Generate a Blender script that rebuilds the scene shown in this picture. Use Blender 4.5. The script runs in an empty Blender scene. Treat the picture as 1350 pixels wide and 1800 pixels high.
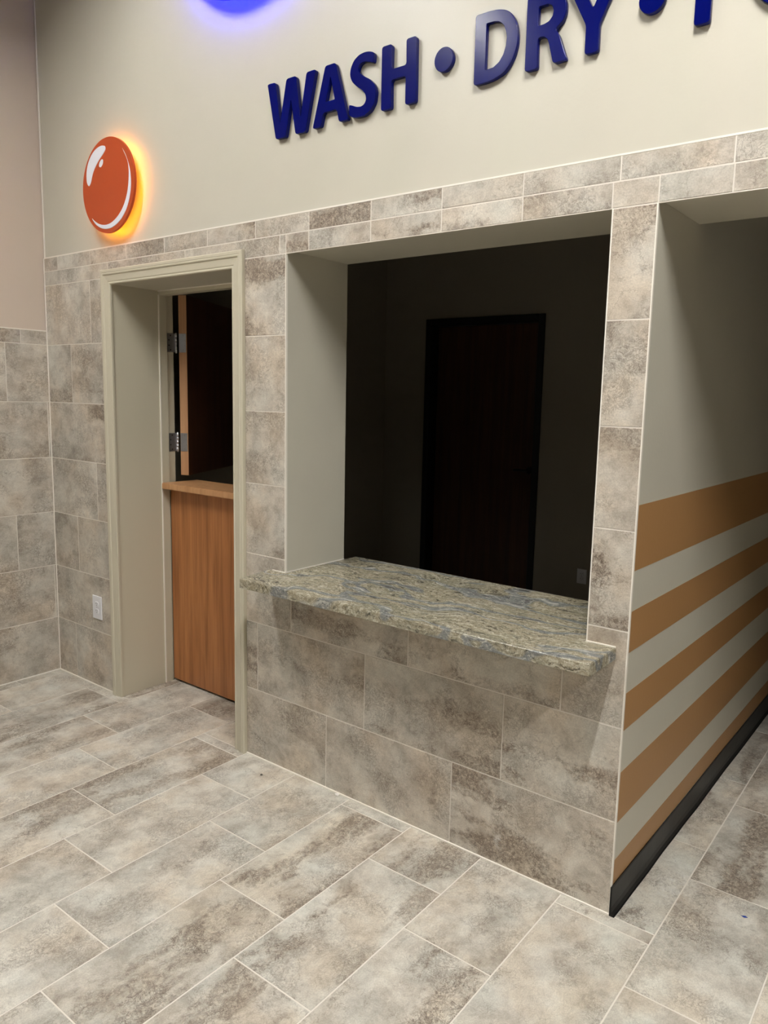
import bpy, bmesh, math, random
from mathutils import Vector, Matrix

# ------------------------------------------------------------------ camera
S = bpy.context.scene
COL = S.collection
cam_d = bpy.data.cameras.new('camera'); cam = bpy.data.objects.new('camera', cam_d); COL.objects.link(cam)
cam_d.sensor_fit = 'HORIZONTAL'; cam_d.sensor_width = 36.0
cam_d.lens = 36.0 * 1317.73 / 1350
cam_d.shift_x = (675 - 702.34) / 1350; cam_d.shift_y = (884.90 - 900) / 1350
cam_d.clip_start = 0.02
_R = Vector((0.79496811, 0.60618943, 0.02366597)); _U = Vector((-0.10351266, 0.09710309, 0.98987682)); _F = Vector((-0.59775482, 0.78937023, -0.13994214))
m = Matrix((_R, _U, -_F)).transposed().to_4x4(); m.translation = Vector((0.76055, -2.16293, 1.61570))
cam.matrix_world = m
S.camera = cam

# ------------------------------------------------------------------ world, exposure
w = bpy.data.worlds.new('world'); S.world = w; w.use_nodes = True
w.node_tree.nodes['Background'].inputs[0].default_value = (0.7, 0.75, 0.85, 1)
w.node_tree.nodes['Background'].inputs[1].default_value = 0.05
S.view_settings.view_transform = 'Standard'; S.view_settings.look = 'None'
S.view_settings.gamma = 1; S.view_settings.use_curve_mapping = False
S.view_settings.exposure = 0.0
LAMP_COLOR = (1.0, 0.985, 0.965)
LAMP_STRENGTH = 480.0          # rows of strip lights next to the tiled wall
FAR_STRENGTH = 28.0            # rows deeper in the room
LAMP_Z = 3.95
AMBER_STRENGTH = 20.0
BLUE_STRENGTH = 95.0

# ------------------------------------------------------------------ helpers
def lin(c):
    return tuple(((v/255)/12.92 if v/255 <= .04045 else ((v/255+.055)/1.055)**2.4) for v in c) + (1.0,)

class NT:
    """small node-tree builder"""
    def __init__(s, name):
        s.m = bpy.data.materials.new(name); s.m.use_nodes = True
        s.t = s.m.node_tree; s.b = s.t.nodes['Principled BSDF']; s.out = s.t.nodes['Material Output']
    def n(s, typ, **kw):
        nd = s.t.nodes.new(typ)
        for k, v in kw.items():
            if k == 'i':
                for a, b in v.items():
                    if isinstance(b, bpy.types.NodeSocket): s.t.links.new(b, nd.inputs[a])
                    else: nd.inputs[a].default_value = b
            else: setattr(nd, k, v)
        return nd
    def math(s, op, a, b=None, c=None, clamp=False):
        nd = s.t.nodes.new('ShaderNodeMath'); nd.operation = op; nd.use_clamp = clamp
        for k, v in enumerate((a, b, c)):
            if v is None: continue
            if isinstance(v, bpy.types.NodeSocket): s.t.links.new(v, nd.inputs[k])
            else: nd.inputs[k].default_value = v
        return nd.outputs[0]
    def vmath(s, op, a, b=None, scale=None):
        nd = s.t.nodes.new('ShaderNodeVectorMath'); nd.operation = op
        for k, v in enumerate((a, b)):
            if v is None: continue
            if isinstance(v, bpy.types.NodeSocket): s.t.links.new(v, nd.inputs[k])
            else: nd.inputs[k].default_value = v
        if scale is not None:
            if isinstance(scale, bpy.types.NodeSocket): s.t.links.new(scale, nd.inputs['Scale'])
            else: nd.inputs['Scale'].default_value = scale
        return nd.outputs[0]
    def noise(s, vec, scale, detail=4, rough=.5, dist=0.0, color=False):
        nd = s.n('ShaderNodeTexNoise', i={'Vector': vec, 'Scale': scale, 'Detail': detail, 'Roughness': rough, 'Distortion': dist})
        return nd.outputs['Color' if color else 'Fac']
    def ramp(s, fac, stops, mode='LINEAR'):
        nd = s.n('ShaderNodeValToRGB', i={'Fac': fac}); cr = nd.color_ramp; cr.interpolation = mode
        while len(cr.elements) < len(stops): cr.elements.new(.5)
        for e, (p, c) in zip(cr.elements, stops):
            e.position = p; e.color = c if len(c) == 4 else tuple(c) + (1,)
        return nd.outputs['Color']
    def mr(s, v, a, b, c=0., d=1.):
        nd = s.n('ShaderNodeMapRange', i={'Value': v, 'From Min': a, 'From Max': b, 'To Min': c, 'To Max': d})
        nd.interpolation_type = 'SMOOTHSTEP'
        return nd.outputs[0]
    def mix(s, f, a, b, mode='MIX'):
        nd = s.t.nodes.new('ShaderNodeMix'); nd.data_type = 'RGBA'; nd.blend_type = mode
        for k, v in ((0, f), (6, a), (7, b)):
            if isinstance(v, bpy.types.NodeSocket): s.t.links.new(v, nd.inputs[k])
            else: nd.inputs[k].default_value = v
        return nd.outputs[2]
    def set(s, color=None, rough=None, metal=None, spec=None, height=None, strength=.2, dist=.002):
        for k, v in (('Base Color', color), ('Roughness', rough), ('Metallic', metal), ('Specular IOR Level', spec)):
            if v is None: continue
            if isinstance(v, bpy.types.NodeSocket): s.t.links.new(v, s.b.inputs[k])
            else: s.b.inputs[k].default_value = v
        if height is not None:
            bp = s.n('ShaderNodeBump', i={'Height': height, 'Strength': strength, 'Distance': dist})
            s.t.links.new(bp.outputs[0], s.b.inputs['Normal'])
        return s.m
    def obj_co(s): return s.n('ShaderNodeTexCoord').outputs['Object']
    def geo(s): return s.n('ShaderNodeNewGeometry').outputs['Position']

def mat_tile(name, tint=(1, 1, 1), rough=.46, smear=None):
    t = NT(name)
    co = t.obj_co()
    seed = t.n('ShaderNodeAttribute', attribute_type='OBJECT', attribute_name='seed').outputs['Fac']
    vein = t.n('ShaderNodeAttribute', attribute_type='OBJECT', attribute_name='vein').outputs['Fac']
    tone = t.n('ShaderNodeAttribute', attribute_type='OBJECT', attribute_name='tone').outputs['Fac']
    off = t.n('ShaderNodeCombineXYZ', i={0: t.math('MULTIPLY', seed, 7.31), 1: t.math('MULTIPLY', seed, 3.77), 2: t.math('MULTIPLY', seed, 5.13)}).outputs[0]
    p = t.vmath('ADD', co, off)
    w1 = t.vmath('SUBTRACT', t.noise(p, 7, 3, .6, color=True), (.5, .5, .5))
    pw = t.vmath('ADD', p, t.vmath('SCALE', w1, scale=.10))
    cloud = t.noise(pw, 8.0, 9, .70)
    cloud2 = t.noise(t.vmath('ADD', pw, (3, 5, 1)), 2.6, 4, .55)
    cs = t.math('ADD', t.math('MULTIPLY', cloud, .72), t.math('MULTIPLY', cloud2, .28))
    tc = lambda c: tuple(a*b for a, b in zip(lin(c)[:3], tint)) + (1,)
    base = t.ramp(cs, [(.33, tc((150, 142, 130))), (.42, tc((167, 159, 147))), (.48, tc((181, 174, 162))), (.55, tc((193, 187, 175))), (.66, tc((205, 200, 189)))])
    hue = t.noise(t.vmath('ADD', p, (9, 2, 4)), 4.2, 4, .55)
    base = t.mix(t.mr(hue, .48, .64), base, t.mix(1.0, base, (1.0, .95, .90, 1), 'MULTIPLY'))
    base = t.mix(t.mr(hue, .50, .36), base, t.mix(1.0, base, (.93, .96, .98, 1), 'MULTIPLY'))
    # diagonal sedimentary band: rotated and stretched, broken by fine noise
    mp = t.n('ShaderNodeMapping', i={'Vector': pw, 'Rotation': (0, 0, .62), 'Scale': (1.15, 4.4, 2.0)}).outputs[0]
    bn = t.math('ADD', t.math('MULTIPLY', t.noise(mp, 1.45, 4, .55, .3), .8), t.math('MULTIPLY', t.noise(p, 42, 4, .7), .2))
    band = t.math('MULTIPLY', t.mr(bn, .49, .60), vein, clamp=True)
    # crackle: fine dark dendrites following the band
    wa = t.vmath('SUBTRACT', t.noise(p, 34, 5, .75, color=True), (.5, .5, .5))
    pc = t.vmath('ADD', p, t.vmath('SCALE', wa, scale=.050))
    mc = t.n('ShaderNodeMapping', i={'Vector': pc, 'Rotation': (0, 0, .6), 'Scale': (1.0, 1.9, 1.0)}).outputs[0]
    vo = t.n('ShaderNodeTexVoronoi', feature='DISTANCE_TO_EDGE', i={'Vector': mc, 'Scale': 44.0}).outputs['Distance']
    den = t.noise(t.vmath('ADD', p, t.vmath('SCALE', w1, scale=.05)), 30, 7, .72, 1.4)
    fil = t.mr(t.math('ABSOLUTE', t.math('SUBTRACT', den, .5)), .030, .010)
    crack = t.math('MAXIMUM', t.math('MULTIPLY', t.mr(vo, .10, .02), .55), fil)
    vo2 = t.n('ShaderNodeTexVoronoi', feature='DISTANCE_TO_EDGE', i={'Vector': pc, 'Scale': 12.0}).outputs['Distance']
    crack2 = t.math('MULTIPLY', t.mr(vo2, .016, .0), t.mr(t.noise(p, 10, 3), .50, .58))
    mott = t.noise(pc, 70, 6, .75)
    brown = t.mix(t.mr(mott, .40, .58), tc((98, 83, 70)), tc((178, 162, 144)))
    col = t.mix(t.math('MULTIPLY', band, .66), base, brown)
    patch = t.mr(t.math('ADD', t.noise(t.vmath('ADD', p, (1, 8, 3)), 5.5, 3), t.math('MULTIPLY', t.noise(p, 38, 3, .7), .25)), .60, .70)
    cm = t.math('ADD', t.math('MULTIPLY', band, .9), t.math('MULTIPLY', patch, .55), clamp=True)
    col = t.mix(t.math('MULTIPLY', t.math('MULTIPLY', crack, cm), .88), col, tc((86, 73, 62)))
    col = t.mix(t.math('MULTIPLY', crack2, .50), col, tc((108, 95, 83)))
    # ridged wispy lines
    rn = t.noise(mp, 8.0, 8, .70, .8)
    ridge = t.mr(t.math('ABSOLUTE', t.math('SUBTRACT', rn, .5)), .014, .0)
    rmask = t.math('ADD', t.math('MULTIPLY', band, .55), t.math('MULTIPLY', t.mr(hue, .5, .6), .28), clamp=True)
    col = t.mix(t.math('MULTIPLY', ridge, rmask), col, tc((100, 88, 76)))
    # pale abraded flecks
    fl = t.mr(t.noise(pc, 24, 6, .75), .60, .70)
    col = t.mix(t.math('MULTIPLY', fl, .35), col, tc((216, 209, 199)))
    if smear:
        (sx, sy, sz), sr, sa = smear
        dd = t.vmath('MULTIPLY', t.vmath('SUBTRACT', t.geo(), (sx, sy, sz)), tuple(1/r_ for r_ in sr))
        ln = t.n('ShaderNodeVectorMath', operation='LENGTH', i={0: dd}).outputs['Value']
        sm = t.math('MULTIPLY', t.mr(ln, 1.0, .25), t.mr(t.noise(t.geo(), 30, 7, .75), .44, .62))
        col = t.mix(t.math('MULTIPLY', sm, sa), col, lin((222, 220, 214)))
    fine = t.mr(t.noise(p, 230, 4, .75), .32, .68, .86, 1.10)
    col = t.mix(1.0, col, t.n('ShaderNodeCombineColor', i={0: fine, 1: fine, 2: fine}).outputs[0], 'MULTIPLY')
    tn = t.math('ADD', .90, t.math('MULTIPLY', tone, .20))
    col = t.mix(1.0, col, t.n('ShaderNodeCombineColor', i={0: tn, 1: tn, 2: tn}).outputs[0], 'MULTIPLY')
    h = t.math('SUBTRACT', t.math('ADD', t.math('MULTIPLY', mott, .35), t.math('MULTIPLY', cloud, .6)), t.math('MULTIPLY', t.math('MULTIPLY', crack, cm), .6))
    rg = t.mr(cloud, .3, .7, rough+.06, rough-.06)
    return t.set(col, rg, spec=.42, height=h, strength=.35, dist=.0012)

def mat_plain(name, c, rough=.5, metal=0., bump=None, spec=.5, var=0.0):
    t = NT(name); col = lin(c)
    if var:
        v = t.mr(t.noise(t.geo(), 3.5, 4), .3, .7, 1-var, 1+var)
        col = t.mix(1.0, col, t.n('ShaderNodeCombineColor', i={0: v, 1: v, 2: v}).outputs[0], 'MULTIPLY')
    if bump:
        sc, st, ds = bump
        return t.set(col, rough, metal, spec, height=t.noise(t.geo(), sc, 3, .55), strength=st, dist=ds)
    return t.set(col, rough, metal, spec)

def mat_wood(name, a, b, c, rough=.38, sc=1.0):
    t = NT(name); co = t.obj_co()
    mp = t.n('ShaderNodeMapping', i={'Vector': co, 'Scale': (22*sc, 22*sc, 1.1)}).outputs[0]
    g = t.noise(mp, 1.0, 6, .62, .4)
    mp2 = t.n('ShaderNodeMapping', i={'Vector': co, 'Scale': (150*sc, 150*sc, 3)}).outputs[0]
    g2 = t.noise(mp2, 1.0, 4, .6)
    k = t.math('ADD', t.math('MULTIPLY', g, .75), t.math('MULTIPLY', g2, .25))
    return t.set(t.ramp(k, [(.36, lin(a)), (.5, lin(b)), (.64, lin(c))]), rough, height=g2, strength=.08, dist=.0005)

def mat_granite(name):
    t = NT(name); p = t.obj_co()
    w1 = t.vmath('SUBTRACT', t.noise(p, 2.2, 3, .5, color=True), (.5, .5, .5))
    pw = t.vmath('ADD', p, t.vmath('MULTIPLY', t.vmath('SCALE', w1, scale=.62), (1, .62, .4)))
    w2 = t.vmath('SUBTRACT', t.noise(p, 42, 5, .75, color=True), (.5, .5, .5))
    pf = t.vmath('ADD', pw, t.vmath('SCALE', w2, scale=.034))
    rot = t.n('ShaderNodeMapping', i={'Vector': pf, 'Rotation': (0, 0, -.20), 'Scale': (4.0, 22, 22)}).outputs[0]
    a = t.noise(rot, 1.6, 9, .74, .2)
    base = t.ramp(a, [(.35, lin((52, 51, 45))), (.41, lin((112, 107, 90))), (.47, lin((166, 158, 136))), (.52, lin((124, 114, 88))), (.57, lin((190, 183, 162))), (.66, lin((108, 100, 80)))])
    cool = t.mr(t.noise(t.vmath('ADD', pw, (4, 4, 4)), 4.0, 4, .6), .46, .60)
    base = t.mix(t.math('MULTIPLY', cool, .6), base, t.mix(1.0, base, (.80, .84, .86, 1), 'MULTIPLY'))
    # blue-grey ribbons
    r2 = t.n('ShaderNodeMapping', i={'Vector': pw, 'Rotation': (0, 0, -.20), 'Scale': (.9, 4.6, 4.6)}).outputs[0]
    b = t.noise(r2, 1.3, 2, .45, .2)
    ribbon = t.mr(t.math('ABSOLUTE', t.math('SUBTRACT', b, .48)), .042, .020)
    lines = t.noise(t.n('ShaderNodeMapping', i={'Vector': t.vmath('ADD', pw, t.vmath('SCALE', w2, scale=.006)), 'Rotation': (0, 0, -.20), 'Scale': (1.2, 60, 60)}).outputs[0], 1.0, 5, .7)
    blue = t.ramp(lines, [(.38, lin((76, 78, 79))), (.47, lin((128, 131, 130))), (.54, lin((96, 100, 102))), (.62, lin((176, 176, 169)))])
    col = t.mix(t.math('MULTIPLY', ribbon, .85), base, blue)
    # dark and pale fibres
    rf = t.n('ShaderNodeMapping', i={'Vector': pf, 'Rotation': (0, 0, -.25), 'Scale': (46, 130, 130)}).outputs[0]
    f = t.noise(rf, 1.0, 6, .75)
    gate = t.mr(t.noise(p, 8, 4), .42, .58)
    noribbon = t.math('SUBTRACT', 1.0, t.math('MULTIPLY', ribbon, .6))
    col = t.mix(t.math('MULTIPLY', t.math('MULTIPLY', t.mr(f, .47, .38), noribbon), t.math('ADD', .55, t.math('MULTIPLY', gate, .4))), col, lin((52, 48, 40)))
    col = t.mix(t.math('MULTIPLY', t.mr(f, .54, .64), .6), col, lin((226, 220, 200)))
    return t.set(col, .27, spec=.5)

def mat_emit(name, c, s):
    t = NT(name); t.b.inputs['Base Color'].default_value = (.8, .8, .8, 1)
    t.b.inputs['Emission Color'].default_value = tuple(c) + (1,); t.b.inputs['Emission Strength'].default_value = s
    return t.m

M = dict(
    tile=mat_tile('stone_look_tile', (1.12, 1.10, 1.07), smear=((-.405, 0, .088), (.030, .05, .035), .8)),
    floor_tile=mat_tile('stone_look_floor_tile', (1.13, 1.14, 1.125), .42, smear=((.125, .285, 0), (.085, .17, .05), .55)),
    grout=mat_plain('grout', (218, 211, 199), .85, bump=(300, .2, .001)),
    caulk=mat_plain('caulk', (232, 226, 214), .6, bump=(60, .5, .002)),
    paint=mat_plain('beige_wall_paint', (194, 189, 173), .40, bump=(75, .22, .0016), var=.015),
    paint_left=mat_plain('pinkish_beige_wall_paint', (203, 188, 172), .45, bump=(75, .2, .0016), var=.015),
    paint_shaded=mat_plain('beige_wall_paint_shaded', (150, 143, 127), .6, bump=(75, .2, .0015)),  # same beige as the other walls, darkened to paint in the room's shade
    ceiling=mat_plain('ceiling_low_bounce', (60, 59, 58), .9),  # unseen ceilings, kept dark to cut bounced light
    trimpaint=mat_plain('trim_paint', (197, 190, 168), .36, bump=(40, .05, .001)),
    stripe=mat_plain('brown_stripe_paint', (166, 125, 80), .45, bump=(75, .2, .0015)),
    vinyl=mat_plain('black_vinyl', (12, 12, 13), .38, bump=(14, .3, .003), spec=.3),
    wood=mat_wood('cherry_veneer', (140, 86, 46), (168, 109, 62), (186, 126, 76)),
    maple=mat_wood('light_wood_ledge', (176, 128, 84), (191, 143, 98), (201, 155, 110), .35),
    edgewood=mat_wood('leaf_edge_wood', (178, 132, 92), (186, 140, 100), (194, 150, 110), .5),
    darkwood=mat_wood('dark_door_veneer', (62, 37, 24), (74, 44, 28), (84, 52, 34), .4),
    black=mat_plain('black_frame_paint', (14, 13, 13), .5),
    steel=mat_plain('satin_steel', (200, 200, 204), .36, 1.0),
    granite=mat_granite('granite_laminate'),
    steel_dark=mat_plain('dark_satin_metal', (60, 58, 56), .35, 1.0),
    backwall=mat_plain('grey_low_bounce_wall', (92, 89, 85), .6),  # unseen walls, toned down to hold back ambient bounce
    white=mat_plain('white_plastic', (228, 228, 230), .35),
    slot=mat_plain('dark_slot', (30, 28, 27), .6),
    navy=mat_plain('navy_letter_face', (2, 9, 86), .20, spec=.20),
    orange=mat_plain('orange_sign_face', (180, 74, 32), .42, spec=.3),
    blueface=mat_plain('blue_sign_face', (24, 40, 150), .4),
    decal=mat_plain('white_sign_print', (226, 226, 232), .4),
    housing=mat_plain('white_lamp_housing', (225, 225, 222), .4),
    plaster=mat_plain('plaster_crumb', (225, 222, 214), .9),
    chip=mat_plain('blue_tape', (34, 66, 150), .6),
    lamp=mat_emit('lamp_diffuser', LAMP_COLOR, LAMP_STRENGTH),
    lamp_left=mat_emit('lamp_diffuser_left', LAMP_COLOR, LAMP_STRENGTH*.56),
    lamp_far=mat_emit('lamp_diffuser_far', LAMP_COLOR, FAR_STRENGTH),
    amber=mat_emit('amber_led', (1.0, .34, .0), AMBER_STRENGTH),
    blue=mat_emit('blue_led', (.0, .004, 1.0), BLUE_STRENGTH),
)

def tag(o, label=None, cat=None, group=None, kind=None):
    if label: o['label'] = label
    if cat: o['category'] = cat
    if group: o['group'] = group
    if kind: o['kind'] = kind
    return o

def link(name, mesh, mat=None, parent=None, smooth=False):
    o = bpy.data.objects.new(name, mesh); COL.objects.link(o)
    if mat and not mesh.materials: mesh.materials.append(mat)
    if parent: o.parent = parent
    if smooth:
        for p in mesh.polygons: p.use_smooth = True
    return o

def empty(name, loc=(0, 0, 0), rz=0.):
    o = bpy.data.objects.new(name, None); COL.objects.link(o); o.location = loc; o.rotation_euler = (0, 0, rz)
    o.empty_display_size = .1
    return o

def add_box(bm, x0, x1, y0, y1, z0, z1, bev=0., seg=1):
    g = bmesh.ops.create_cube(bm, size=1.0)
    vs = g['verts']
    for v in vs:
        v.co = Vector(((x0+x1)/2 + v.co.x*(x1-x0), (y0+y1)/2 + v.co.y*(y1-y0), (z0+z1)/2 + v.co.z*(z1-z0)))
    if bev:
        es = list({e for v in vs for e in v.link_edges})
        bmesh.ops.bevel(bm, geom=es, offset=bev, segments=seg, affect='EDGES', profile=.5)
    return bm

def add_cyl(bm, c, r, d, axis='Y', n=20, r2=None):
    rot = {'Z': Matrix(), 'Y': Matrix.Rotation(math.pi/2, 4, 'X'), 'X': Matrix.Rotation(math.pi/2, 4, 'Y')}[axis]
    bmesh.ops.create_cone(bm, cap_ends=True, segments=n, radius1=r, radius2=r if r2 is None else r2, depth=d, matrix=Matrix.Translation(c) @ rot)
    return bm

def done(name, bm, mat, parent=None, smooth=False):
    bmesh.ops.recalc_face_normals(bm, faces=bm.faces)
    me = bpy.data.meshes.new(name); bm.to_mesh(me); bm.free()
    return link(name, me, mat, parent, smooth)

def boxes(name, mat, lst, parent=None, bev=0., seg=1):
    bm = bmesh.new()
    for b in lst: add_box(bm, *b, bev=bev, seg=seg)
    return done(name, bm, mat, parent)

# ------------------------------------------------------------------ tiles
random.seed(11)
_cache = {}
def poly_tile_mesh(pts, th=.0075, ch=.0011):
    """pts: counter-clockwise outline in local XY; top face at z = 0, chamfered rim"""
    n = len(pts)
    def inset(d):
        out = []
        for i in range(n):
            p0, p1, p2 = Vector(pts[i-1]), Vector(pts[i]), Vector(pts[(i+1) % n])
            a = (p1-p0).normalized(); b = (p2-p1).normalized()
            na = Vector((-a.y, a.x)); nb = Vector((-b.y, b.x))
            k = 1 + na.dot(nb)
            out.append(p1 + (na+nb)*(d/max(k, .2)))
        return out
    rings = [[(p[0], p[1], -th) for p in pts], [(p[0], p[1], -ch) for p in pts], [(p.x, p.y, 0) for p in inset(ch)]]
    verts = [v for r in rings for v in r]
    faces = []
    for r in range(2):
        for i in range(n):
            j = (i+1) % n
            faces.append((r*n+i, r*n+j, (r+1)*n+j, (r+1)*n+i))
    faces.append(tuple(2*n+i for i in range(n)))
    me = bpy.data.meshes.new('tile'); me.from_pydata(verts, [], faces); me.update()
    return me

def tile(parent, pts, frame, mat, vein=None, seed=None, g=.0018):
    """pts outline in plane coordinates (u,v); frame maps the plane to the world"""
    us = [p[0] for p in pts]; vs = [p[1] for p in pts]
    cu, cv = (min(us)+max(us))/2, (min(vs)+max(vs))/2
    # shrink outline by half a joint
    n = len(pts); q = []
    for i in range(n):
        p0, p1, p2 = Vector(pts[i-1]), Vector(pts[i]), Vector(pts[(i+1) % n])
        a = (p1-p0).normalized(); b = (p2-p1).normalized()
        na = Vector((-a.y, a.x)); nb = Vector((-b.y, b.x))
        r = p1 + (na+nb)*(g/max(1+na.dot(nb), .2))
        q.append((round(r.x-cu, 4), round(r.y-cv, 4)))
    key = (tuple(q), mat.name)
    if key not in _cache:
        _cache[key] = poly_tile_mesh(q)
    o = link('tile', _cache[key], mat, parent)
    o.matrix_world = frame @ Matrix.Translation((cu, cv, random.uniform(-.0003, .0003)))
    o['seed'] = float(seed if seed is not None else random.uniform(0, 60))
    o['vein'] = float(vein if vein is not None else random.choice((.1, .35, .75, 1.0)))
    o['tone'] = float(random.uniform(.25, .75))
    return o

def rect(u0, u1, v0, v1): return [(u0, v0), (u1, v0), (u1, v1), (u0, v1)]
FW = Matrix(((1, 0, 0, 0), (0, 0, -1, 0), (0, 1, 0, 0), (0, 0, 0, 1)))            # wall plane y=0, facing -y: u=x, v=z
FL = Matrix(((0, 0, 1, -3.33), (1, 0, 0, 0), (0, 1, 0, 0), (0, 0, 0, 1)))          # wall plane x=-3.33, facing +x: u=y, v=z
FF = Matrix(((0, -1, 0, 0), (1, 0, 0, 0), (0, 0, 1, 0), (0, 0, 0, 1)))             # floor: u=y, v=-x

# ------------------------------------------------------------------ big structure
XL = -3.33; D = .37; ZC = 4.9; HZ = 2.19
DL, DR, DT = -2.70, -1.79, 2.137                  # doorway
OL, OR, OT = -1.471, -.131, 2.168                 # service opening
R = [0, .316, .624, .931, 1.238, 1.545, 1.854, 2.169]; Z8, Z9 = 2.243, 2.313

floor = boxes('floor', M['grout'], [(-3.6, 4.4, -8.2, 6.2, -.12, -.0010)]); tag(floor, 'grey-beige stone-look tile floor in running bond', kind='structure')

wf = boxes('wall_front', M['paint'], [
    (XL, DL, .008, .272, 0, ZC), (XL, DL-.012, .272, D, 0, ZC), (DL-.012, DL, .272, D, DT, ZC), (DL, DR, .008, D, DT, ZC), (DR, OL, .008, D, 0, ZC),
    (OL, OR, .008, D, 0, .838), (OL, OR, .008, D, HZ-.008, ZC), (OR, -.0005, .008, D, 0, ZC),
    (-.0005, 4.2, .008, D, HZ-.010, ZC), (1.7, 4.2, .008, D, 0, HZ-.010)])
tag(wf, 'beige painted front wall clad in stone-look tile', kind='structure')
GY = .0009
gr = boxes('grout', M['grout'], [
    (XL, DL-.04, GY, .008, 0, Z9), (DL-.04, DR+.04, GY, .008, DT+.03, Z9), (DR+.04, OL, GY, .008, 0, Z9),
    (OL, OR, GY, .008, 0, .838), (OL, OR, GY, .008, OT, Z9), (OR, 0, GY, .008, 0, Z9), (0, 4.2, GY, .008, OT, Z9), (1.7, 4.2, GY, .008, 0, OT)], wf)
def caulk(name, x0, x1, z0, z1, y=-.0006, y1=.009): return boxes(name, M['caulk'], [(x0, x1, y, y1, z0, z1)], wf)
caulk('caulk_bead', XL, 4.2, Z9-.001, Z9+.0045, .0, .0095)
caulk('caulk_bead', OL-.0022, OL+.0022, .876, OT)
caulk('caulk_bead', OR-.0018, OR+.0018, .876, OT)
caulk('caulk_bead', -.0028, .0010, .0, OT)
for a, b in ((XL, DL-.06), (-1.714, 0)): boxes('caulk_bead', M['caulk'], [(a, b, -.006, .009, -.001, .005)], floor)
caulk('caulk_bead', XL, XL+.004, 0, 2.313, -.004)
boxes('caulk_bead', M['caulk'], [(XL-.001, XL+.0035, .002, .0085, Z9, ZC)], wf)
boxes('caulk_bead', M['caulk'], [(OL-.001, OL+.004, .0, D, .874, .879), (OR-.0015, -.037, -.0035, .001, .874, .879), (-1.545, OL, -.0035, .001, .874, .879)], wf)

# left wall
wl = boxes('wall_left', M['paint_left'], [(XL-.2, XL-.008, -8.2, .5, 0, ZC)]); tag(wl, 'beige left wall with tiled lower half', kind='structure')
boxes('grout', M['grout'], [(XL-.008, XL-.0009, -8.2, 0, 0, 1.928)], wl)
boxes('caulk_bead', M['caulk'], [(XL-.009, XL+.0006, -4, .0, 1.927, 1.932)], wl)
boxes('caulk_bead', M['caulk'], [(XL-.001, XL+.005, -4, -.001, -.001, .005)], wl)

# other walls of the hall, office and passage
tag(boxes('wall_back', M['backwall'], [(XL, 4.2, -8.2, -8.0, 0, ZC)]), 'unseen grey back wall behind the viewer, darkened to cut bounced light', kind='structure')
tag(boxes('wall_right', M['backwall'], [(4.2, 4.4, -8.2, .5, 0, ZC)]), 'unseen grey right wall of the main room, darkened to cut bounced light', kind='structure')
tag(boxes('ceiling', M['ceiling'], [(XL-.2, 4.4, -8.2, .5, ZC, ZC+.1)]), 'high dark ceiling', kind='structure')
tag(boxes('wall_office_left', M['paint_shaded'], [(-3.46, -3.26, D, 3.1, 0, 2.75)]), 'unlit office side wall', kind='structure')
tag(boxes('wall_office_back', M['paint_shaded'], [(-3.26, -2.82, 2.9, 3.05, 0, 2.75), (-1.80, -.131, 2.9, 3.05, 0, 2.75), (-2.82, -1.80, 2.9, 3.05, 2.22, 2.75)]), 'unlit office back wall around a dark door', kind='structure')
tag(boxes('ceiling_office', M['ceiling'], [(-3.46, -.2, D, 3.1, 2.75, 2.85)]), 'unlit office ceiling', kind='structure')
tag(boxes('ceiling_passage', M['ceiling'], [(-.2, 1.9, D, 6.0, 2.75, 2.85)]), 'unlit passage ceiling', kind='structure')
tag(boxes('wall_passage_right', M['paint'], [(1.7, 1.9, D, 6.0, 0, 2.75)]), 'right wall of the unlit passage', kind='structure')
tag(boxes('wall_passage_end', M['paint'], [(-.2, 1.9, 6.0, 6.2, 0, 2.75)]), 'end wall of the unlit passage', kind='structure')

# passage wall with painted stripes: runs very slightly out of square
SL = .018
def skew_box(bm, y0, y1, z0, z1, xa, xb):
    vs = [bm.verts.new((SL*y + dx, y, z)) for z in (z0, z1) for (y, dx) in ((y0, xa), (y0, xb), (y1, xb), (y1, xa))]
    for f in ((0, 1, 2, 3), (4, 5, 6, 7), (0, 1, 5, 4), (1, 2, 6, 5), (2, 3, 7, 6), (3, 0, 4, 7)): bm.faces.new([vs[i] for i in f])
bm = bmesh.new(); skew_box(bm, .0085, 6.0, 0, HZ-.0105, -.131, 0.0)
skew_box(bm, D, 6.0, HZ-.0105, 2.75, -.131, 0.0)
wp = done('wall_passage_left', bm, M['paint']); tag(wp, 'beige passage wall with five brown painted horizontal stripes', kind='structure')
for (a, b) in ((1.118, 1.317), (.864, .993), (.614, .735), (.310, .477), (.100, .183)):
    bm = bmesh.new(); skew_box(bm, .0085, 5.98, a, b, -.001, .0006); done('painted_stripe', bm, M['stripe'], wp)

# black vinyl cove base
bm = bmesh.new()
prof = [(0.0003, .098), (.0030, .100), (.0042, .094), (.0046, .030), (.0070, .014), (.0125, .004), (.0160, .0004), (.0003, .0004)]
rings = []
ys = [-.006] + [.05*i for i in range(1, 20)] + [1 + .25*i for i in range(20)]
for i, y in enumerate(ys):
    wv = .0008*math.sin(y*9.0) + .0005*math.sin(y*23+1)
    zz = .0015*math.sin(y*6+.5)
    rings.append([bm.verts.new((SL*y + dx + (wv if 0 < k < 7 else 0)*(.8 if z > .02 else 1.2) + (.001 if 0 < k < 7 else 0), y, z + (zz if z > .09 else 0))) for k, (dx, z) in enumerate(prof)])
for a, b in zip(rings, rings[1:]):
    for i in range(len(prof)): bm.faces.new((a[i], a[(i+1) % 8], b[(i+1) % 8], b[i]))
bm.faces.new(rings[0]); bm.faces.new(rings[-1][::-1])
bb = done('baseboard_passage', bm, M['vinyl'], None); tag(bb, 'black vinyl cove base along the striped wall', kind='structure')

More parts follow.
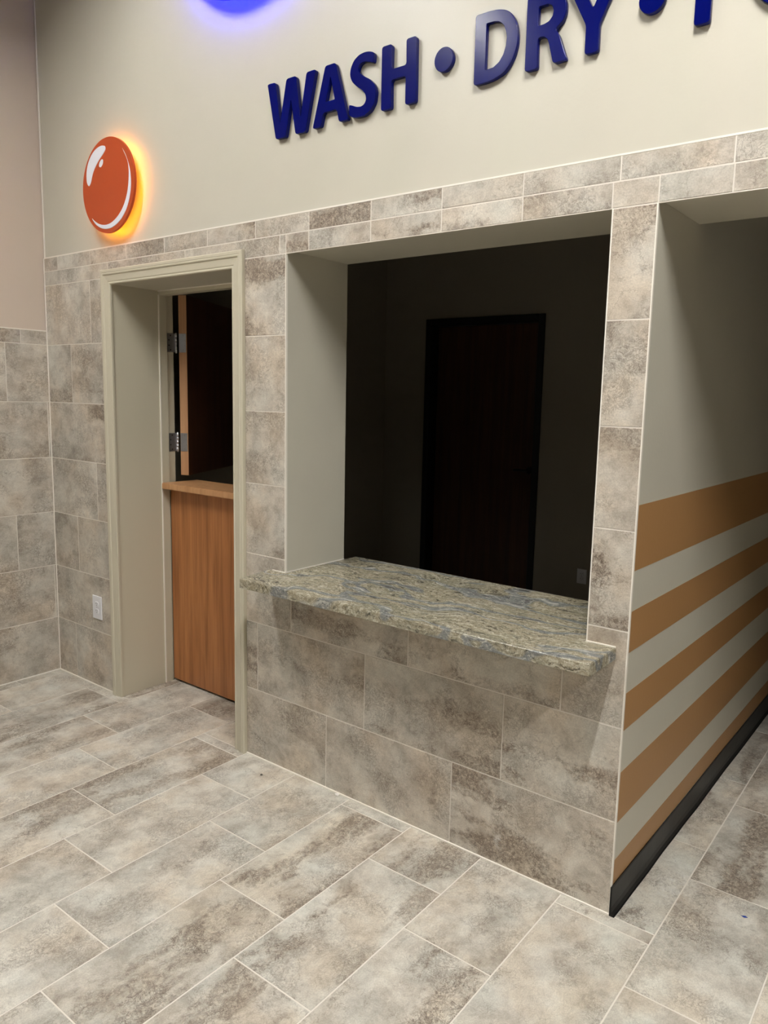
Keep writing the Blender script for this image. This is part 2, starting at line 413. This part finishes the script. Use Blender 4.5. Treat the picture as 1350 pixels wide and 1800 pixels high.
# ------------------------------------------------------------------ wall tiles
def row(parent, frame, xs, z0, z1, **kw):
    for a, b in zip(xs, xs[1:]): tile(parent, rect(a, b, z0, z1), frame, M['tile'], **kw)
WT = lambda pts, **kw: tile(wf, pts, FW, M['tile'], **kw)
CL = -2.768  # tiles end behind the casing
# left of the doorway
row(wf, FW, [XL, -3.143, CL+.03], R[0], R[1], vein=.1); row(wf, FW, [XL, CL+.03], R[1], R[2], vein=.3)
row(wf, FW, [XL, -3.083, CL+.03], R[2], R[3], vein=.1); row(wf, FW, [XL, -2.88, CL+.03], R[3], R[4], vein=.2)
row(wf, FW, [XL, CL+.03], R[4], R[5], vein=.8, seed=4.2); row(wf, FW, [XL, -3.091, CL+.03], R[5], R[6], vein=.5)
row(wf, FW, [XL, -2.89, CL+.03], R[6], R[7], vein=.1)
# cap rows
row(wf, FW, [XL, -2.72, -2.11, -1.506, OL], R[7], Z8, vein=.2)
row(wf, FW, [XL, -3.192, -2.878, -2.561, -2.261, -1.954, -1.648, -1.346, -1.038, -.730, -.425, -.114, .193, .50, .81, 1.12, 1.43, 1.74], Z8, Z9)
row(wf, FW, [OL, -1.346, -1.038, -.730, -.425, -.134, 0, .195, .50, .81, 1.12, 1.43, 1.74], R[7], Z8)
row(wf, FW, [-2.72, -1.714], DT+.03, R[7], vein=0)
# narrow pier left of the opening
PL = -1.714
for k in range(3, 7): row(wf, FW, [PL, OL], max(R[k], R[3]), R[k+1], vein=(1.0 if k == 6 else .25))
# parapet
WT(rect(PL, -1.229, R[0], R[1]), vein=.35, seed=9.1); WT(rect(-1.229, -.613, R[0], R[1]), vein=.2, seed=21.4); WT(rect(-.613, 0, R[0], R[1]), vein=1.0, seed=0.0)
WT(rect(PL, -1.642, R[1], R[2]), vein=.9); WT(rect(-1.642, -1.029, R[1], R[2]), vein=.45, seed=33.3); WT(rect(-1.029, -.413, R[1], R[2]), vein=.6, seed=16.8); WT(rect(-.413, 0, R[1], R[2]), vein=1.0, seed=5.5)
WT([(PL, R[2]), (-1.436, R[2]), (-1.436, .836), (OL, .836), (OL, R[3]), (PL, R[3])], vein=.0)
WT(rect(-1.436, -.823, R[2], .836), vein=.7, seed=12.0); WT(rect(-.823, -.207, R[2], .836), vein=.6, seed=27.0)
WT([(-.207, R[2]), (0, R[2]), (0, R[3]), (OR, R[3]), (OR, .836), (-.207, .836)], vein=.0)
for k, vn in ((3, .9), (4, .15), (5, .35), (6, 1.0)): WT(rect(OR, 0, R[k], R[k+1]), vein=vn)
# right of the passage (outside the frame)
for k in range(7): row(wf, FW, [1.7, 2.3 if k % 2 else 2.0, 2.9 if k % 2 else 2.6, 3.5 if k % 2 else 3.2, 4.2], R[k], R[k+1])
# left wall
LS = {0: -.55, 1: -.012, 2: -.212, 3: -.42, 4: -.013, 5: -.230}
for k in range(6):
    xs = [0, LS[k]]
    while xs[-1] > -2.6: xs.append(xs[-1]-.613)
    row(wl, FL, xs[::-1], R[k], R[k+1], vein=(.8 if k == 3 else .2))
xs = [0, -.145]
while xs[-1] > -2.6: xs.append(xs[-1]-.3065)
row(wl, FL, xs[::-1], R[6], 1.928)

# ------------------------------------------------------------------ floor tiles
CW = .3093
VF = {(0, 1): 1.0}
for k in range(-6, 12):
    x0, x1 = -1.711 + CW*k, -1.711 + CW*(k+1)
    x0 = max(x0, XL)
    if k >= 6 and x0 > 1.69: x1 = min(x1, 4.19)
    ph = -.258 - .2035*k
    n0 = math.floor((-2.75-ph)/.6115)
    js = [ph + .6115*n for n in range(n0, n0+16)]
    for a, b in zip(js, js[1:]):
        if a < -2.75 or a > 5.2: continue
        regs = []
        if k < 6:
            if a < 0: regs.append((x0, x1, a, min(b, 0)))
            lim = .62
            if b > 0 and x1 > DL and x0 < DR and a < lim: regs.append((max(x0, DL), min(x1, DR), max(a, 0), min(b, lim)))
            if b > 0 and x1 > .01: regs.append((.006, x1, max(a, 0.0), b))
        elif x0 < 1.69:
            regs.append((x0, min(x1, 1.69), a, b))
        elif a < 0: regs.append((x0, x1, a, min(b, 0)))
        # whole tile continuing through the doorway
        if k < 6 and a < 0 < b and x0 >= DL and x1 <= DR: regs = [(x0, x1, a, min(b, .62))]
        for (ra, rb, ya, yb) in regs:
            if rb-ra < .012 or yb-ya < .012: continue
            tile(floor, rect(ya, yb, -rb, -ra), FF, M['floor_tile'], g=.0020)

# ------------------------------------------------------------------ door casing (trim)
tr = empty('trim_1', (DL, 0, 0)); tag(tr, 'moulded beige door casing around the doorway', kind='structure')
prof = [(0, -.0005), (0, .0085), (.003, .0115), (.007, .0120), (.010, .0095), (.0125, .0100), (.016, .0118), (.044, .0150), (.047, .0190), (.052, .0200), (.055, .0180), (.058, .0195), (.068, .0195), (.072, .0160), (.072, -.0005)]
il, ir, zt = DL+.008, DR+.006, DT-.004
def station(s, u, v):
    return {0: (il-u, -v, .0), 1: (il-u, -v, zt+u), 2: (ir+u, -v, zt+u), 3: (ir+u, -v, .0)}[s]
for nm, (a, b) in (('casing_leg', (0, 1)), ('casing_head', (1, 2)), ('casing_leg', (2, 3))):
    bm = bmesh.new()
    A = [bm.verts.new(station(a, u, v)) for u, v in prof]; B = [bm.verts.new(station(b, u, v)) for u, v in prof]
    n = len(prof)
    for i in range(n): bm.faces.new((A[i], A[(i+1) % n], B[(i+1) % n], B[i]))
    bm.faces.new(A); bm.faces.new(B[::-1])
    o = done(nm, bm, M['trimpaint']); o.parent = tr; o.matrix_parent_inverse = Matrix.Translation((-DL, 0, 0))
boxes('jamb_liner', M['trimpaint'], [(DL-.0005, DL+.0015, -.0005, .272, 0, DT)]).parent = wf

# ------------------------------------------------------------------ dutch door
d1 = empty('door_1', (0, 0, 0)); tag(d1, 'split dutch door: cherry lower leaf with ledge, upper leaf swung open into the dark office', kind='structure')
boxes('door_frame', M['trimpaint'], [
    (DL-.001, DL+.006, .273, .318, 0, DT), (DL-.012, DL-.004, .318, .363, 0, DT), (DL-.012, DL+.001, .318, .321, 0, DT),
    (DR-.006, DR+.001, .273, .318, 0, DT), (DR+.004, DR+.012, .318, .378, 0, DT),
    (DL, DR, .273, .318, DT-.022, DT+.001), (DL, DR, .318, .378, DT-.006, DT+.001)], d1, bev=.001)
boxes('caulk_bead', M['caulk'], [(DL-.001, DL+.0078, .268, .2735, 0, DT-.02), (DL, DR, .268, .2735, DT-.004, DT+.0005)], d1)
boxes('lower_leaf', M['wood'], [(DL+.008, DR-.008, .3215, .366, .014, 1.0965)], d1, bev=.001)
bm = bmesh.new()   # ledge with rounded front corners
pts = []
xa, xb, ya, yb = DL+.0065, DR-.0065, .258, .317
pts = [(xa+.02, ya), (xb-.02, ya)] + [(xb-.02+.02*math.sin(t), ya+.02-.02*math.cos(t)) for t in (.5, 1.05, 1.57)] + [(xb, yb), (xb-.003, yb+.003), (xb-.003, .495), (xa+.003, .495), (xa+.003, yb+.003), (xa, yb)] + [(xa+.02-.02*math.sin(t), ya+.02-.02*math.cos(t)) for t in (1.57, 1.05, .5)]
f = bm.faces.new([bm.verts.new((x, y, 1.0975)) for x, y in pts])
r = bmesh.ops.extrude_face_region(bm, geom=[f]); bmesh.ops.translate(bm, verts=[v for v in r['geom'] if isinstance(v, bmesh.types.BMVert)], vec=(0, 0, .0325))
bm.normal_update()
bmesh.ops.bevel(bm, geom=[e for e in bm.edges if abs(e.verts[0].co.z-e.verts[1].co.z) < 1e-5], offset=.003, segments=2, affect='EDGES')
done('ledge', bm, M['maple'], d1)
# upper leaf, open about 117 degrees
ul = empty('upper_leaf_pivot'); bpy.data.objects.remove(ul)
ex = Vector((.888, .460, 0)); ey = Vector((-.460, .888, 0)); org = Vector((-2.684, .386, 0))
UM = Matrix(((ex.x, ey.x, 0, org.x), (ex.y, ey.y, 0, org.y), (0, 0, 1, 0), (0, 0, 0, 1)))
def ubox(name, mat, lst, parent, bev=0.):
    o = boxes(name, mat, lst, None, bev); o.data.transform(UM); o.parent = parent; return o
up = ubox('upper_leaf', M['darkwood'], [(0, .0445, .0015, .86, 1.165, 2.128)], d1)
ubox('leaf_edge', M['edgewood'], [(0.0, .0445, -.001, .0015, 1.165, 2.128)], up)
def lever(M4, parent):
    bm = bmesh.new()
    add_cyl(bm, (0, -.006, 0), .027, .012, 'Y', 24); add_cyl(bm, (0, -.028, 0), .009, .040, 'Y', 14)
    add_box(bm, -.115, .010, -.056, -.043, -.009, .009, .004, 2)
    o = done('lever_handle', bm, M['steel_dark'], None, False); o.data.transform(M4); o.parent = parent
    return o
lever(UM @ Matrix.Translation((.0445, .80, 1.205)) @ Matrix.Rotation(math.pi/2, 4, 'Z'), up)
# hinges
for zc in (1.877, 1.345):
    h = boxes('hinge', M['steel'], [(DL-.0045, DL-.0020, .3225, .374, zc-.0495, zc+.0495)], d1)
    bm = bmesh.new()
    for k in range(5): add_cyl(bm, (DL+.001, .3795, zc-.0396+.0198*k), .0062, .0188, 'Z', 12)
    add_cyl(bm, (DL+.001, .3795, zc+.0515), .0050, .004, 'Z', 12); add_cyl(bm, (DL+.001, .3795, zc-.0515), .0050, .004, 'Z', 12)
    done('knuckle', bm, M['steel'], h, True)
    ubox('hinge_plate', M['steel'], [(.002, .041, -.0036, -.0012, zc-.0495, zc+.0495)], h)
    for (u, dz) in ((.024, .038), (.034, .014), (.034, -.014), (.024, -.038)):
        bm = bmesh.new(); add_cyl(bm, (u, -.0042, zc+dz), .0040, .0014, 'Y', 10, .003)
        o = done('screw', bm, M['steel'], h, False); o.data.transform(UM)
    for (y, dz) in ((.345, .038), (.335, .014), (.335, -.014), (.345, -.038)):
        bm = bmesh.new(); add_cyl(bm, (DL-.0015, y, zc+dz), .0035, .0012, 'X', 10)
        done('screw', bm, M['slot'], h)

# ------------------------------------------------------------------ office door
d2 = empty('door_2', (-2.3, 2.9, 0)); tag(d2, 'dark wooden door in a black frame inside the unlit office', kind='structure')
def part2(name, mat, lst, parent=d2, bev=0.):
    o = boxes(name, mat, [(x0+2.3, x1+2.3, y0-2.9, y1-2.9, z0, z1) for x0, x1, y0, y1, z0, z1 in lst], parent, bev); return o
fx0, fx1, fz = -2.837, -1.783, 2.243
part2('door_frame', M['black'], [(fx0, fx0+.05, 2.885, 3.06, 0, fz), (fx1-.05, fx1, 2.885, 3.06, 0, fz), (fx0+.05, fx1-.05, 2.885, 3.06, fz-.05, fz),
      (fx0+.05, fx0+.065, 3.045, 3.06, 0, fz-.05), (fx1-.065, fx1-.05, 3.045, 3.06, 0, fz-.05)], bev=.002)
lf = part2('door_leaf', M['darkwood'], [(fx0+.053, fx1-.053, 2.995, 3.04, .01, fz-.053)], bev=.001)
bm = bmesh.new()
add_cyl(bm, (0, -.006, 0), .027, .012, 'Y', 24); add_cyl(bm, (0, -.026, 0), .009, .040, 'Y', 14); add_box(bm, -.115, .010, -.054, -.041, -.009, .009, .004, 2)
o = done('lever_handle', bm, M['steel_dark'], lf); o.location = (-1.905+2.3, .095, 1.085)
part2('hinge', M['steel_dark'], [(fx0+.05, fx0+.054, 2.985, 2.995, z, z+.1) for z in (.2, 1.05, 1.95)])

# ------------------------------------------------------------------ outlets
def outlet(name, loc, sc, label, group=None):
    t = empty(name, loc); tag(t, label, 'outlet', group)
    bm = bmesh.new(); add_box(bm, -.043*sc, .043*sc, -.0065, -.0005, -.064*sc, .064*sc, .0025, 2)
    done('cover_plate', bm, M['white'], t)
    for s in (1, -1):
        bm = bmesh.new(); z = s*.0195
        add_cyl(bm, (0, -.0070, z), .0172, .0035, 'Y', 24)
        for v in bm.verts: v.co.z = max(min(v.co.z, z+.0135), z-.0135)
        r_ = done('receptacle', bm, M['white'], t)
        boxes('slot', M['slot'], [(-.0075, -.0053, -.0090, -.0082, z-.001, z+.007), (.0053, .0075, -.0090, -.0082, z, z+.006), (-.002, .002, -.0090, -.0082, z-.0095, z-.0060)], r_)
    bm = bmesh.new(); add_cyl(bm, (0, -.0070, 0), .0030, .0016, 'Y', 12); done('screw', bm, M['steel'], t)
    return t
outlet('wall_outlet', (-2.911, 0, .4505), 1.0, 'white duplex power outlet low on the tiled wall left of the doorway')
outlet('wall_outlet', (-1.392, 2.899, .358), .85, 'dim duplex outlet on the dark office wall beyond the counter')

# ------------------------------------------------------------------ counter
ct = empty('countertop', (-.8, 0, .838)); tag(ct, 'granite-look laminate counter slab set through the service opening', 'counter')
def slab_mesh(pts, z0, z1, bev, seg=3):
    bm = bmesh.new(); f = bm.faces.new([bm.verts.new((x, y, z0)) for x, y in pts])
    r = bmesh.ops.extrude_face_region(bm, geom=[f]); bmesh.ops.translate(bm, verts=[v for v in r['geom'] if isinstance(v, bmesh.types.BMVert)], vec=(0, 0, z1-z0))
    bm.normal_update()
    es = [e for e in bm.edges if e.verts[0].co.z > z1-1e-4 and e.verts[1].co.z > z1-1e-4 and len(e.link_faces) == 2]
    bmesh.ops.bevel(bm, geom=es, offset=bev, segments=seg, affect='EDGES')
    return bm
P = [(-1.533, -.192), (-.038, -.192), (-.035, -.0010), (OR-.0020, -.0010), (OR-.0020, .455), (OL+.0015, .455), (OL+.0015, -.0010), (-1.568, -.0010)]
o = done('slab', slab_mesh([(x+.8, y) for x, y in P], 0.0, .0375, .0022), M['granite'], ct)
# darker laminate seam just under the edge roll, as the separate edge band
bm = bmesh.new(); add_box(bm, -.7325, .7618, -.1934, -.1919, .0012, .0340); done('edge_band', bm, M['granite'], ct)

# ------------------------------------------------------------------ sign letters
def fillet(pts, r):
    out = []; n = len(pts)
    for i in range(n):
        p0, p1, p2 = Vector(pts[i-1]), Vector(pts[i]), Vector(pts[(i+1) % n])
        rr = r
        a = p0-p1; b = p2-p1
        d = min(rr, a.length*.48, b.length*.48)
        A = p1 + a.normalized()*d; B = p1 + b.normalized()*d
        for t in (0, .25, .5, .75, 1): out.append(A*(1-t)**2 + p1*2*t*(1-t) + B*t*t)
    return out
def letter(ch, loops, label, mat='navy', name='sign_letter', radii=(.010, .004), cat='letter', group=None, y0=.0065, y1=-.0105, smooth=True):
    if label:      # outlines were measured 15 mm in front of the wall plane
        k_ = (2.1629+y1)/(2.1629-.015)
        loops = [[(.7606+(x-.7606)*k_, 1.6157+(z-1.6157)*k_) for x, z in lp] for lp in loops]
    xs = [p[0] for p in loops[0]]; cx = (min(xs)+max(xs))/2; zb = min(p[1] for p in loops[0])
    cu = bpy.data.curves.new('tmp', 'CURVE'); cu.dimensions = '2D'; cu.fill_mode = 'BOTH'
    for k, lp in enumerate(loops):
        pts = fillet(lp, radii[min(k, 1)]) if smooth else [Vector(p) for p in lp]
        sp = cu.splines.new('POLY'); sp.points.add(len(pts)-1); sp.use_cyclic_u = True
        for q, p in zip(sp.points, pts): q.co = (p[0]-cx, p[1]-zb, 0, 1)
    bev = .0014
    cu.extrude = (y0-y1)/2 - bev; cu.bevel_depth = bev; cu.bevel_resolution = 1; cu.offset = -bev
    tmp = bpy.data.objects.new('tmp', cu); COL.objects.link(tmp)
    me = bpy.data.meshes.new_from_object(tmp); bpy.data.objects.remove(tmp); bpy.data.curves.remove(cu)
    me.materials.clear()
    o = link(name, me, M[mat]); o.rotation_euler = (math.pi/2, 0, 0); o.location = (cx, (y0+y1)/2, zb)
    if label: tag(o, label, cat, group)
    return o
T, B_ = 2.806, 2.600
LT = {
 'W': ([(-1.559, T), (-1.549, T+.002), (-1.514, T), (-1.490, 2.650), (-1.455, T), (-1.404, T), (-1.380, 2.650), (-1.349, T), (-1.301, T), (-1.353, 2.597), (-1.406, 2.598), (-1.431, 2.730), (-1.459, 2.597), (-1.513, 2.598)],),
 'A': ([(-1.254, T), (-1.204, T), (-1.139, 2.600), (-1.184, 2.600), (-1.196, 2.646), (-1.262, 2.646), (-1.274, 2.600), (-1.316, 2.600)], [(-1.228, 2.764), (-1.206, 2.682), (-1.250, 2.682)]),
 'S': ([(-1.026, 2.764), (-1.022, 2.797), (-1.044, 2.806), (-1.066, 2.809), (-1.092, 2.806), (-1.116, 2.793), (-1.131, 2.770), (-1.134, 2.745), (-1.124, 2.723), (-1.103, 2.704), (-1.076, 2.686), (-1.060, 2.668), (-1.057, 2.650), (-1.065, 2.637), (-1.080, 2.632), (-1.101, 2.635), (-1.124, 2.645), (-1.136, 2.648), (-1.137, 2.613), (-1.122, 2.604), (-1.097, 2.598), (-1.066, 2.598), (-1.036, 2.610), (-1.017, 2.635), (-1.012, 2.668), (-1.021, 2.696), (-1.043, 2.716), (-1.069, 2.730), (-1.089, 2.745), (-1.096, 2.761), (-1.088, 2.774), (-1.070, 2.778), (-1.046, 2.772)],),
 'H': ([(-.989, T), (-.945, T), (-.946, 2.725), (-.882, 2.725), (-.884, T), (-.842, T), (-.840, 2.598), (-.884, 2.598), (-.884, 2.690), (-.946, 2.690), (-.944, 2.598), (-.989, 2.598)],),
 'D': ([(-.612, T), (-.560, T), (-.532, 2.803), (-.507, 2.796), (-.487, 2.783), (-.472, 2.763), (-.463, 2.739), (-.459, 2.714), (-.460, 2.687), (-.468, 2.659), (-.483, 2.633), (-.506, 2.613), (-.540, 2.603), (-.560, 2.600), (-.612, 2.600)], [(-.571, 2.772), (-.544, 2.771), (-.526, 2.766), (-.511, 2.754), (-.502, 2.736), (-.498, 2.714), (-.500, 2.691), (-.508, 2.668), (-.522, 2.650), (-.542, 2.639), (-.571, 2.637)]),
 'R': ([(-.431, T), (-.370, T), (-.337, 2.801), (-.314, 2.786), (-.303, 2.762), (-.303, 2.735), (-.312, 2.713), (-.336, 2.697), (-.322, 2.679), (-.293, 2.603), (-.338, 2.603), (-.354, 2.662), (-.361, 2.679), (-.374, 2.686), (-.391, 2.686), (-.389, 2.600), (-.431, 2.600)], [(-.392, 2.772), (-.362, 2.772), (-.349, 2.765), (-.343, 2.750), (-.346, 2.735), (-.357, 2.724), (-.374, 2.720), (-.392, 2.720)]),
 'Y': ([(-.303, T), (-.261, T), (-.220, 2.722), (-.179, T), (-.135, T), (-.198, 2.678), (-.198, 2.603), (-.239, 2.603), (-.239, 2.682)],),
 'F': ([(.066, T), (.178, T), (.178, 2.768), (.107, 2.768), (.107, 2.726), (.168, 2.726), (.168, 2.690), (.107, 2.690), (.107, 2.601), (.066, 2.601)],),
}
def ell(cx, cz, rx, rz, n=40): return [(cx+rx*math.cos(2*math.pi*i/n), cz+rz*math.sin(2*math.pi*i/n)) for i in range(n)]
where = {'W': 'navy raised letter W that starts the word WASH', 'A': 'navy raised letter A in the word WASH', 'S': 'navy raised letter S in the word WASH', 'H': 'navy raised letter H that ends the word WASH',
         'D': 'navy raised letter D that starts the word DRY', 'R': 'navy raised letter R in the word DRY, cut by the top of the picture', 'Y': 'navy raised letter Y that ends the word DRY', 'F': 'navy stem of a letter right of the cut-off dot'}
G = 'navy raised lettering on the upper wall'
for ch, lp in LT.items(): letter(ch, lp, where[ch], group=G)
letter('O', (ell(.286, 2.702, .088, .106), ell(.286, 2.702, .047, .068)), 'navy curved letter at the top right corner, only its bottom showing', smooth=False, group=G)
letter('.', (ell(-.730, 2.706, .0365, .0375),), 'shiny round navy dot between WASH and DRY', name='sign_dot', smooth=False, cat='dot', group='round dots between the sign words')
letter('.', (ell(-.050, 2.701, .0365, .0375),), 'round navy dot right of DRY, cut by the top of the picture', name='sign_dot', smooth=False, cat='dot', group='round dots between the sign words')

# ------------------------------------------------------------------ backlit discs
def disc_sign(cx, cz, r, yf, face, led, label, wall=.008):
    t = empty('backlit_disc', (cx, 0, cz)); tag(t, label, 'sign')
    bm = bmesh.new(); add_cyl(bm, (0, yf+.006, 0), r, .012, 'Y', 96)
    o = done('face_plate', bm, M[face], t)
    # LED ring on the back, shining at the wall
    bm = bmesh.new(); n = 64; y = yf+.0135
    rings = [[bm.verts.new((rr*math.cos(2*math.pi*i/n), y+dy, rr*math.sin(2*math.pi*i/n))) for i in range(n)] for rr, dy in ((r-.010, 0), (r-.024, 0), (r-.024, -.0012), (r-.010, -.0012))]
    for k in range(4):
        for i in range(n): bm.faces.new((rings[k][i], rings[k][(i+1) % n], rings[(k+1) % 4][(i+1) % n], rings[(k+1) % 4][i]))
    done('led_ring', bm, M[led], t)
    for a in (.6, 2.2, 3.8, 5.3):
        bm = bmesh.new(); add_cyl(bm, (r*.6*math.cos(a), (yf+.012+wall)/2, r*.6*math.sin(a)), .006, wall-yf-.012, 'Y', 10)
        done('standoff', bm, M['steel'], t)
    return t
DK = (2.1629-.048)/(2.1629-.030)
dsx, dsz = .7606+(-2.6515-.7606)*DK, 1.6157+(2.5870-1.6157)*DK
ds = disc_sign(dsx, dsz, .2180*DK, -.048, 'orange', 'amber', 'round orange backlit bubble sign with white highlights and amber glow')
def decal(pts, parent, cx, cz):
    o = letter('', ([(.7606+(x-.7606)*DK, 1.6157+(z-1.6157)*DK) for x, z in pts],), None, mat='decal', name='printed_highlight', radii=(.03,), y0=-.0462, y1=-.0492)
    o.parent = parent; o.location = (o.location.x-cx, o.location.y, o.location.z-cz)
    return o
for pts in (
    [(-2.813, 2.601), (-2.832, 2.622), (-2.834, 2.667), (-2.819, 2.710), (-2.785, 2.747), (-2.741, 2.770), (-2.693, 2.776), (-2.664, 2.768), (-2.659, 2.753), (-2.680, 2.735), (-2.714, 2.716), (-2.746, 2.692), (-2.775, 2.662), (-2.794, 2.620)],
    [(-2.722, 2.682), (-2.718, 2.700), (-2.698, 2.714), (-2.683, 2.710), (-2.686, 2.690), (-2.705, 2.676)],
    [(-2.518, 2.730), (-2.489, 2.692), (-2.475, 2.644), (-2.477, 2.589), (-2.491, 2.529), (-2.528, 2.471), (-2.582, 2.431), (-2.642, 2.409), (-2.702, 2.409), (-2.762, 2.429), (-2.805, 2.461), (-2.768, 2.420), (-2.721, 2.397), (-2.667, 2.387), (-2.613, 2.391), (-2.548, 2.417), (-2.500, 2.459), (-2.470, 2.514), (-2.458, 2.570), (-2.464, 2.630), (-2.484, 2.682)]):
    decal(pts, ds, dsx, dsz)
disc_sign(-1.668, 3.573, .43, -.055, 'blueface', 'blue', 'blue backlit round sign above the lettering, only its glow showing at the top edge')

# ------------------------------------------------------------------ hung strip lights
def strip_light(x, y, where, mat='lamp', L=1.20):
    t = empty('strip_light', (x, y, LAMP_Z)); tag(t, 'strip light hung %s' % where, 'light', 'strip lights hung above the room')
    boxes('housing', M['housing'], [(-.055, .055, -L/2-.01, L/2+.01, .004, .06)], t, bev=.004)
    boxes('diffuser', M[mat], [(-.026, .026, -L/2, L/2, -.004, .0035)], t)
    for s in (-1, 1): boxes('side_reflector', M['housing'], [(s*.0475-.0015, s*.0475+.0015, -L/2-.01, L/2+.01, -.029, .004)], t)
    for s in (-1, 1):
        bm = bmesh.new(); add_cyl(bm, (0, s*L*.42, .06+(ZC-LAMP_Z-.06)/2), .0015, ZC-LAMP_Z-.06, 'Z', 6)
        done('hanging_cable', bm, M['steel'], t)
for x, wx in ((-1.87, 'between doorway and service counter'), (.50, 'over the passage entrance'), (2.87, 'at the far right of the room')):
    for y, wy in ((-1.45, 'close to the tiled wall'), (-3.90, 'in the middle row'), (-6.35, 'in the back row')): strip_light(x - (.07 if x < 0 else 0), y - (.15 if x < -1 and y > -2 else 0), wx + ', ' + wy, 'lamp_far' if y < -2 else 'lamp_left' if x < -1 else 'lamp', 1.50 if x < -1 and y > -2 else 1.20)

# ------------------------------------------------------------------ small debris on the floor
def crumb(name, loc, r, mat, label, cat, seed, flat=.5):
    rnd = random.Random(seed); bm = bmesh.new(); bmesh.ops.create_icosphere(bm, subdivisions=1, radius=r)
    for v in bm.verts:
        v.co *= rnd.uniform(.65, 1.2); v.co.z *= flat
    mz = min(v.co.z for v in bm.verts)
    for v in bm.verts: v.co.z -= mz
    o = done(name, bm, mat); o.location = loc; tag(o, label, cat); return o
crumb('plaster_crumb', (-1.150, -.014, 0), .011, M['plaster'], 'small white plaster crumb at the foot of the counter wall', 'debris', 3)
crumb('stone_chip', (-1.508, -.101, 0), .006, mat_plain('dark_chip', (70, 66, 60), .8), 'tiny dark chip on the floor tile in front of the casing', 'debris', 5)
crumb('plaster_crumb', (-2.66, -.215, 0), .006, M['plaster'], 'tiny white plaster speck on the floor left of the doorway', 'debris', 7)
bm = bmesh.new(); f = bm.faces.new([bm.verts.new(p) for p in ((-.010, -.002, .0), (.001, -.006, .0), (.011, .001, .0), (.002, .005, .0))])
r = bmesh.ops.extrude_face_region(bm, geom=[f]); bmesh.ops.translate(bm, verts=[v for v in r['geom'] if isinstance(v, bmesh.types.BMVert)], vec=(0, 0, .0006))
o = done('tape_scrap', bm, M['chip']); o.location = (.341, .267, .0001); tag(o, 'tiny blue tape scrap lying on the passage floor tile', 'debris')
